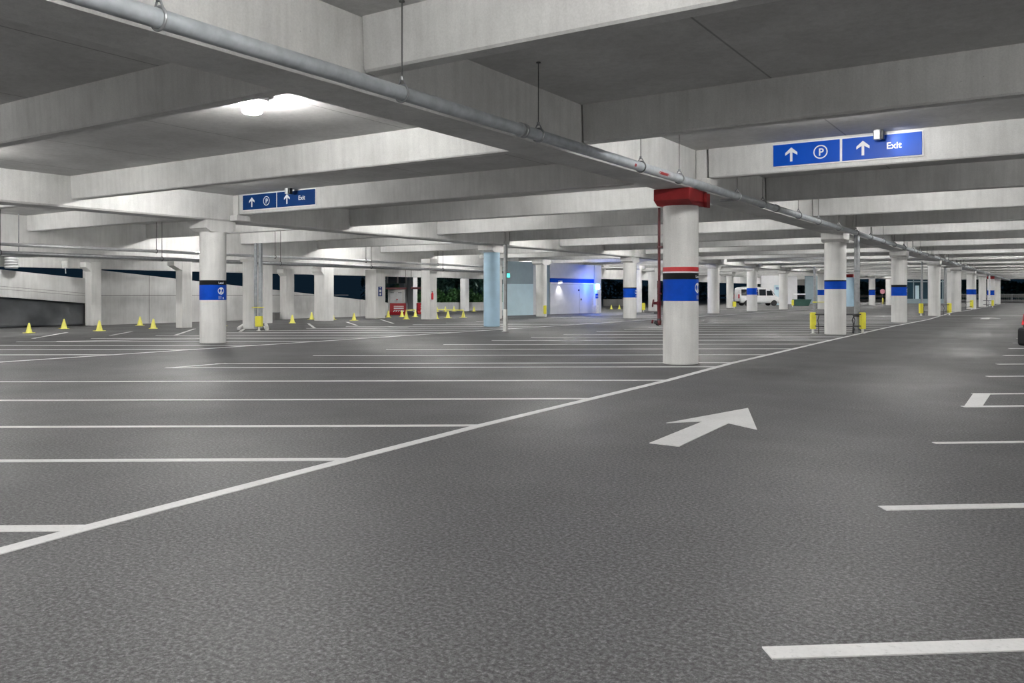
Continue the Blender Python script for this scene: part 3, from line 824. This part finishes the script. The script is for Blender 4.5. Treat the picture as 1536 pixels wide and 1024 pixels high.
seg(759, 800, 2.16, 3.68, 'grey_panel', 'grey_blue_wall')
seg(800.3, 815, 0, 3.68, 'recess_wall', 'white_wall', .3, .2)
seg(815.3, 825, 0, 3.68, 'pale_blue_return', 'grey_blue_wall', .02)
seg(825.3, 891, 0, 2.18, 'white_panel', 'white_wall', .0)
seg(825.3, 891, 2.19, 2.30, 'top_rail', 'sign_white', -.06)
seg(825.3, 891, 2.31, 2.60, 'blue_panel', 'band_blue', .0)
seg(825.3, 891, 2.61, 3.68, 'upper_panel', 'white_wall', .0)
seg(891.3, 901, 0, 3.68, 'end_pier', 'white_wall', -.05, .5)
dr = seg(869, 883, 0, 2.05, 'door', 'white_wall', -.025, .05)
MB().box((fx(871), -.05, 1.05), (.06, .06, .14)).build('handle', 'dark_metal', dr)
MB().box((fx(868), -.02, 1.75), (.16, .05, .12)).build('door_sensor', 'dark_metal', core)
# wall washer
o = empty('wall_light', core.matrix_world @ Vector((0, 0, 0))); o.location = q0 + dv.normalized() * fx(838) + Vector((0, 0, 2.36)); o.rotation_euler.z = rz
tag(o, 'small wall light washing the white background wall', 'wall light')
MB().box((0, -.15, 0), (.26, .22, .14), bev=.02).build('housing', 'light_metal', o)
MB().box((0, -.16, -.075), (.2, .14, .012)).build('lens', 'white_lens', o)
sl_ = bpy.data.lights.new('wall_wash', 'SPOT'); sl_.energy = 60; sl_.spot_size = 1.5; sl_.spot_blend = .8; sl_.shadow_soft_size = .05; sl_.color = (1, .95, .93)
lo = bpy.data.objects.new('wall_wash', sl_); COL.objects.link(lo); lo.parent = o; lo.location = (0, -.34, -.10); lo.rotation_euler = (math.radians(16), 0, 0)
# emergency call post with blue lamp
pe = q0 + dv.normalized() * fx(893); pe = Vector((pe.x * .988, pe.y * .988, 0))
o = empty('emergency_post', (pe.x, pe.y, 0), rz); tag(o, 'emergency call post glowing with a bright blue lamp', 'call post')
MB().box((0, 0, 1.1), (.24, .20, 2.2), bev=.02).build('post', 'sign_white', o)
MB().box((-.05, -.06, .30), (.38, .34, .60), bev=.02).build('base_box', 'off_white', o)
MB().lathe([(0, 1.80), (.16, 1.80), (.17, 1.86), (.17, 2.14), (.14, 2.24), (0, 2.26)], (0, -.2, 0), 16).build('blue_lamp', 'blue_lens', o, True)
pl = MB().box((.02, -.125, 1.30), (.36, .03, .36), bev=.005).build('sign_plate', 'band_blue', o)
for k in range(2):
    mb = MB(); ringmark(mb, -.06 + .16 * k, 1.30, .045, .07, -.145, 16); mb.build('ring_symbol', 'sign_white', pl)
bl_ = bpy.data.lights.new('blue_glow', 'POINT'); bl_.energy = 95; bl_.color = (.02, .12, 1.0); bl_.shadow_soft_size = .17
lo = bpy.data.objects.new('blue_glow', bl_); COL.objects.link(lo); lo.parent = o; lo.location = (-.55, -.30, 2.05)
# green lit exit box
p = AZ(761.5, 413, 50)
o = empty('exit_light', p, PSI); tag(o, 'small glowing green sign beside the slim square pole', 'exit light')
MB().box((0, 0, 0), (.26, .10, .24), bev=.03).build('lit_box', 'exit_green', o); MB().box((0, .02, .15), (.2, .1, .06)).build('housing', 'dark_metal', o)
MB().tube((0, .02, .17), (0, .02, 1.9), .012, n=6).build('stem', 'rod', o)

# ---------------------------------------------------------------- cones
cone0 = empty('traffic_cone', (0, 0, 0))
MB().lathe([(.0, .021), (.125, .021), (.118, .05), (.032, .40), (.026, .42), (0, .42)], n=18).build('body', 'cone_yellow', cone0, True)
MB().box((0, 0, .0105), (.34, .34, .021), bev=.006).build('base_plate', 'cone_yellow', cone0)
cones = [(43.5, 499.3, 'yellow cone nearest the left end of the black tarp'), (96, 492.8, 'yellow cone close in front of the black tarp, second from its left end'), (149, 496.2, 'yellow cone at the foot of the pilaster ending the tarp'),
 (210, 488, 'yellow cone against the panelled ramp wall, farther of two'), (230, 492.6, 'yellow cone left of the half-hidden square column, nearer of two'), (334, 488.6, 'lone yellow cone just right of the left banded column'),
 (438.5, 484.4, 'lone yellow cone before the thin square column against the ramp wall'), (467.5, 479, 'yellow cone by the left foot of the broad square column with cones'), (499, 479, 'yellow cone peeking from the right foot of the broad square column'),
 (531, 480.5, 'yellow cone left of the column with the blue notice'), (582.5, 475.8, 'yellow cone at the left end of the red barrier'), (603, 475, 'pale yellow cone before the right end of the red barrier'),
 (609.5, 478.6, 'nearest yellow cone right of the red barrier, in front of the cone bar'), (623, 475, 'yellow cone carrying the right end of a bar between the red barriers'), (653.8, 477.9, 'tall yellow cone touching the extinguisher column'),
 (655.5, 467.6, 'far yellow cone behind the left end of the yellow bar'), (668, 467.1, 'far yellow cone behind the middle of the yellow bar'), (672, 476.8, 'yellow cone under the middle of the yellow bar'),
 (681, 466.7, 'far yellow cone behind the right half of the yellow bar'), (695, 476, 'yellow cone under the right end of the yellow bar'), (711, 467, 'small yellow cone left of the pale blue column by the low wall'),
 (917, 463.4, 'small orange-yellow cone in the dark opening right of the blue lamp, left of two'), (929, 463.4, 'small orange-yellow cone beside the middle banded column, right of two')]
cpos = []
for i, (x, y, lab) in enumerate(cones):
    c = cone0 if i == 0 else copy_tree(cone0)
    q = G(x, y); q.z = 0; c.location = q; c.rotation_euler.z = random.random() * 1.5
    s = {43.5: .92, 96: 1.0, 653.8: 1.2, 609.5: 1.12, 672: 1.08}.get(x, 1.0); c.scale = (s, s, s)
    tag(c, lab, 'traffic cone', 'yellow traffic cones'); cpos.append(q)
def cone_bar(a, b, label):
    d_ = b - a
    o = MB().tube(a + Vector((0, 0, .0)), b, .035, n=10).build('cone_bar', 'cone_yellow', None, True); tag(o, label, 'bar'); return o
cone_bar(cpos[14] + Vector((0, 0, .545)), cpos[19] + Vector((0, 0, .458)), 'yellow bar laid across the cone tops right of the extinguisher column')
cone_bar(cpos[12] + Vector((0, 0, .51)), cpos[13] + Vector((0, 0, .458)), 'pale bar laid across two cones between the red barriers')

# ---------------------------------------------------------------- vehicles
def loft_body(secs, n_sub=2):
    """secs: (x, half width at sill, half width at belt, half width at roof, z sill, z belt, z roof)"""
    mb = MB(); rings = []
    for (x, ws, wb, wr, zs, zb, zr) in secs:
        r = [(-ws * .6, zs), (-ws, zs + .04), (-wb, zs + (zb - zs) * .55), (-wb * .985, zb), (-wr, zr - .05), (-wr * .7, zr), (0, zr + .012),
             (wr * .7, zr), (wr, zr - .05), (wb * .985, zb), (wb, zs + (zb - zs) * .55), (ws, zs + .04), (ws * .6, zs)]
        rings.append([mb.b.verts.new((x, y, z)) for y, z in r])
    for Aa, Bb in zip(rings, rings[1:]):
        for k in range(len(Aa)):
            mb.b.faces.new((Aa[k], Aa[(k + 1) % len(Aa)], Bb[(k + 1) % len(Bb)], Bb[k]))
    mb.b.faces.new(rings[0]); mb.b.faces.new(rings[-1][::-1])
    return mb
def wheel(parent, x, y, r):
    s = 1 if y > 0 else -1
    w = MB().lathe([(r * .55, -.10), (r * .93, -.10), (r, -.07), (r, .07), (r * .93, .10), (r * .55, .10)], (x, y, r), 22, (0, 1, 0)).build('wheel', 'black_rubber', parent, True)
    h = MB().lathe([(0, s * .07), (r * .2, s * .085), (r * .56, s * .075), (r * .56, s * .05), (0, s * .05)], (x, y, r), 18, (0, 1, 0))
    for k in range(5):
        a = 2 * PI * k / 5; h.box((x + r * .33 * math.cos(a), y + s * .085, r + r * .33 * math.sin(a)), (.05, .02, .05))
    h.build('hub', 'light_metal', w, True)
def quadp(pts, t=.012):
    mb = MB(); a, b, c = Vector(pts[0]), Vector(pts[1]), Vector(pts[2]); n = (b - a).cross(c - a).normalized() * t
    mb.prism(pts, n); return mb
# parked car at the right edge, tail towards the aisle; local +X is forward
car = empty('parked_car', (0, 0, 0)); tag(car, 'dark car with black bumper and red tail lamp, parked alone at the right edge', 'car')
secs = [(-2.02, .62, .74, .62, .38, .82, .92), (-1.95, .74, .82, .64, .30, .92, 1.16), (-1.75, .78, .86, .62, .24, .95, 1.40), (-1.2, .80, .88, .60, .22, .96, 1.50), (-.3, .80, .88, .60, .20, .95, 1.52), (.45, .80, .88, .58, .20, .93, 1.42),
        (1.0, .80, .88, .70, .20, .92, 1.05), (1.55, .78, .86, .70, .22, .86, .93), (1.95, .70, .80, .62, .26, .72, .80), (2.08, .58, .66, .5, .34, .60, .66)]
bd = loft_body(secs).build('body', 'car_dark', car, True)
m_ = bd.modifiers.new('sub', 'SUBSURF'); m_.levels = 1; m_.render_levels = 2
for s in (-1, 1):
    quadp([(-1.55, s * .845, .99), (.55, s * .845, .97), (.20, s * .655, 1.38), (-1.35, s * .655, 1.40)][::s], .015).build('side_window', 'auto_glass', car)
    quadp([(-2.02, s * .52, .70), (-2.02, s * .74, .70), (-1.93, s * .80, .98), (-1.95, s * .58, .98)], .05).build('tail_light', 'tail_light', car)
    quadp([(1.98, s * .45, .62), (1.90, s * .72, .62), (1.84, s * .72, .74), (1.95, s * .45, .72)], .04).build('headlight', 'sign_white', car)
    MB().box((.62, s * .98, 1.0), (.14, .18, .13), bev=.04).build('mirror', 'car_dark', car)
    for x in (-1.25, 1.28): wheel(car, x, s * .74, .32)
quadp([(-1.97, -.55, 1.0), (-1.97, .55, 1.0), (-1.74, .50, 1.38), (-1.74, -.50, 1.38)], .03).build('rear_window', 'auto_glass', car)
quadp([(.62, -.62, 1.36), (.62, .62, 1.36), (1.12, .70, .99), (1.12, -.70, .99)], .02).build('windscreen', 'auto_glass', car)
MB().box((-1.98, 0, .40), (.26, 1.60, .46), bev=.07).build('rear_bumper', 'car_trim', car)
MB().box((2.0, 0, .40), (.2, 1.4, .26), bev=.06).build('front_bumper', 'car_trim', car)
MB().box((-2.085, 0, .66), (.02, .5, .12)).build('number_plate', 'sign_white', car)
# rear-left corner near x=-0.75, y=23.9
ca = PSI - math.radians(2)
p = AZ(1538.5, 440, 21.0)
off = Matrix.Rotation(ca, 4, 'Z') @ Vector((-2.08, .45, 0))
car.location = (p.x - off.x, p.y - off.y, 0); car.rotation_euler.z = ca

van = empty('white_van', (0, 0, 0)); tag(van, 'white passenger van parked in the background between two columns', 'van')
secs = [(-2.75, .80, .90, .78, .40, 1.1, 2.10), (-2.65, .88, .96, .84, .34, 1.15, 2.28), (-1.5, .90, .98, .86, .30, 1.18, 2.34), (.6, .90, .98, .86, .30, 1.18, 2.32), (1.25, .90, .98, .80, .30, 1.16, 2.02), (1.75, .90, .98, .84, .30, 1.10, 1.36), (2.35, .86, .94, .76, .32, .96, 1.10), (2.6, .74, .84, .62, .38, .78, .86)]
bd = loft_body(secs).build('body', 'van_white', van, True)
m_ = bd.modifiers.new('sub', 'SUBSURF'); m_.levels = 1; m_.render_levels = 1
for s in (-1, 1):
    for a, b in ((-2.5, -1.35), (-1.25, -.35), (-.25, .6), (.7, 1.3)):
        top = 2.0 if a < .6 else 1.85
        quadp([(a, s * .975, 1.25), (b + (.25 if a > .6 else 0), s * .975, 1.25), (b, s * .90, top), (a, s * .90, top)][::s], .02).build('side_window', 'auto_glass', van)
    for x in (-1.75, 1.65): wheel(van, x, s * .86, .36)
    quadp([(2.52, s * .45, .72), (2.40, s * .78, .72), (2.30, s * .78, .92), (2.45, s * .45, .92)], .05).build('headlight', 'light_metal', van)
    quadp([(-2.78, s * .72, .9), (-2.72, s * .9, .9), (-2.70, s * .88, 1.4), (-2.76, s * .7, 1.4)], .04).build('tail_light', 'tail_light', van)
quadp([(1.32, -.74, 1.95), (1.32, .74, 1.95), (1.85, .82, 1.32), (1.85, -.82, 1.32)], .03).build('windscreen', 'auto_glass', van)
MB().box((2.52, 0, .46), (.24, 1.6, .24), bev=.06).build('front_bumper', 'car_trim', van); MB().box((-2.74, 0, .46), (.2, 1.7, .2), bev=.05).build('rear_bumper', 'car_trim', van)
p = AZ(1137, 440, 102); van.location = (p.x, p.y, 0); van.rotation_euler.z = PSI + .12

# ---------------------------------------------------------------- far background
def far_wall(px0, px1, Z, z0, z1, name, mat, dep=.3):
    a, b = AZ(px0, 440, Z), AZ(px1, 440, Z); d_ = b - a
    o = MB().box((0, dep / 2, (z0 + z1) / 2), (d_.length, dep, z1 - z0)).build(name, mat, None, False, Vector(((a.x + b.x) / 2, (a.y + b.y) / 2, 0))); o.rotation_euler.z = PSI
    return struct(o)
far_wall(1142, 1196, 116, 0, 4.4, 'wall_back', 'white_wall')
far_wall(1208, 1245, 118, 0, 4.4, 'wall_back', 'grey_blue_wall')
far_wall(905, 950, 98, 0, .85, 'wall_back', 'dark_concrete')
w = far_wall(1358, 1426, 126, .0, 3.6, 'window_2', 'dark_glass')
q = AZ(1392, 440, 126); mb = MB(); hw_ = 3.4
for x in (-3.4, -2.2, -1.1, 0, 1.1, 2.2, 3.4): mb.box((x, -.04, 1.8), (.10, .1, 3.5))
mb.box((0, -.04, .35), (6.8, .1, .7)).box((0, -.04, 3.3), (6.8, .1, .2)).build('window_frame', 'grey_blue_wall', w)
for x in (-1.65, .55): MB().box((x, -.02, 1.7), (.55, .06, 2.0)).build('curtain', 'pale_blue_wall', w)
# free-standing panel
p = AZ(1166, 440, 108); o = empty('information_panel', (p.x, p.y, 0), PSI); tag(o, 'pale blue upright panel with dark lettering in front of the far white wall', 'sign')
MB().box((0, 0, 1.3), (.8, .12, 2.6), bev=.02).build('panel', 'pale_blue_wall', o)
MB().box((.02, -.065, 2.2), (.5, .01, .13)).build('heading', 'navy_blue', o)
MB().box((.0, -.065, 1.98), (.4, .01, .06)).build('subheading', 'navy_blue', o)
# skip
p = AZ(1202, 440, 100); o = empty('garbage_skip', (p.x, p.y, 0), PSI); tag(o, 'dark green skip beside a yellow guard in the far background', 'skip')
MB().prism([(-.9, -.5, 0), (.7, -.5, 0), (1.05, -.5, .75), (-.9, -.5, .75)], (0, 1.0, 0)).build('body', 'dark_green', o)
MB().box((.05, 0, .77), (2.0, 1.1, .06)).build('rim', 'dark_green', o)
for x in (-.6, .5): MB().tube((x, -.56, .05), (x, -.50, .05), .05).build('wheel', 'black_rubber', o)
p = AZ(1199, 440.8, 102); o = empty('barrier_arm', (p.x, p.y, 0), PSI); tag(o, 'white horizontal barrier arm above the dark green skip', 'barrier')
MB().box((0, 0, 1.42), (1.5, .08, .16)).build('arm', 'sign_white', o); MB().box((-.7, 0, .68), (.1, .1, 1.36)).build('post', 'light_metal', o)
# pink sign
p = AZ(1323.5, 440, 105); o = empty('pink_sign', (p.x, p.y, 0), PSI); tag(o, 'small pink rounded sign on a post in the dark far opening', 'sign')
MB().lathe([(0, -.03), (.30, -.03), (.32, 0), (.30, .03), (0, .03)], (0, -.06, 1.75), 18, (0, 1, 0)).build('face', 'pink', o, True); MB().tube((0, 0, 0), (0, 0, 1.9), .03).build('post', 'steel', o)
# end of the garage: fence and night trees
struct(MB().box((-20, FY1 - .2, 1.0), (140, .3, .5)).box((-20, FY1 - .2, .2), (140, .3, .4)).build('wall_end', 'dark_concrete'))
fe_ = empty('end_fence', (-8, 168, 0)); tag(fe_, 'grey metal fence closing the far end of the aisle', 'fence')
MB().box((0, 0, 1.35), (20, .06, .08)).box((0, 0, .2), (20, .06, .08)).build('rail', 'steel', fe_)
for k in range(11): MB().box((-10 + 2 * k, 0, .7), (.1, .1, 1.4)).build('post', 'steel', fe_)
mb = MB()
for k in range(66): mb.box((-9.9 + .3 * k, 0, .77), (.03, .03, 1.1))
mb.build('infill', 'steel', fe_)
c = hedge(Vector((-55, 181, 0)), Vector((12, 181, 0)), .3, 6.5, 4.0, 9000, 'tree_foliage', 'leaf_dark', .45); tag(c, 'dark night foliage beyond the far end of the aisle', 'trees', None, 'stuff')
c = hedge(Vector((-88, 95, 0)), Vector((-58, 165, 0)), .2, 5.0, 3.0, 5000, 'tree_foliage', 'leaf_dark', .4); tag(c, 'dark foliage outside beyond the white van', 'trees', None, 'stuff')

# ---------------------------------------------------------------- sky, camera, view
wd_ = bpy.data.worlds.new('night'); S.world = wd_; wd_.use_nodes = True
bg = wd_.node_tree.nodes['Background']; bg.inputs['Color'].default_value = (.0035, .009, .016, 1); bg.inputs['Strength'].default_value = 1.0
cam = bpy.data.cameras.new('camera'); co = bpy.data.objects.new('camera', cam); COL.objects.link(co)
cam.sensor_width = 36.0; cam.lens = F / 1536.0 * 36.0; cam.shift_y = -72.0 / 1536.0; cam.clip_end = 500
co.location = (0, 0, H); co.rotation_euler = (PI / 2, 0, PSI)
S.camera = co
S.view_settings.view_transform = 'Standard'; S.view_settings.look = 'None'
S.view_settings.exposure = 0.30; S.view_settings.gamma = 1.0
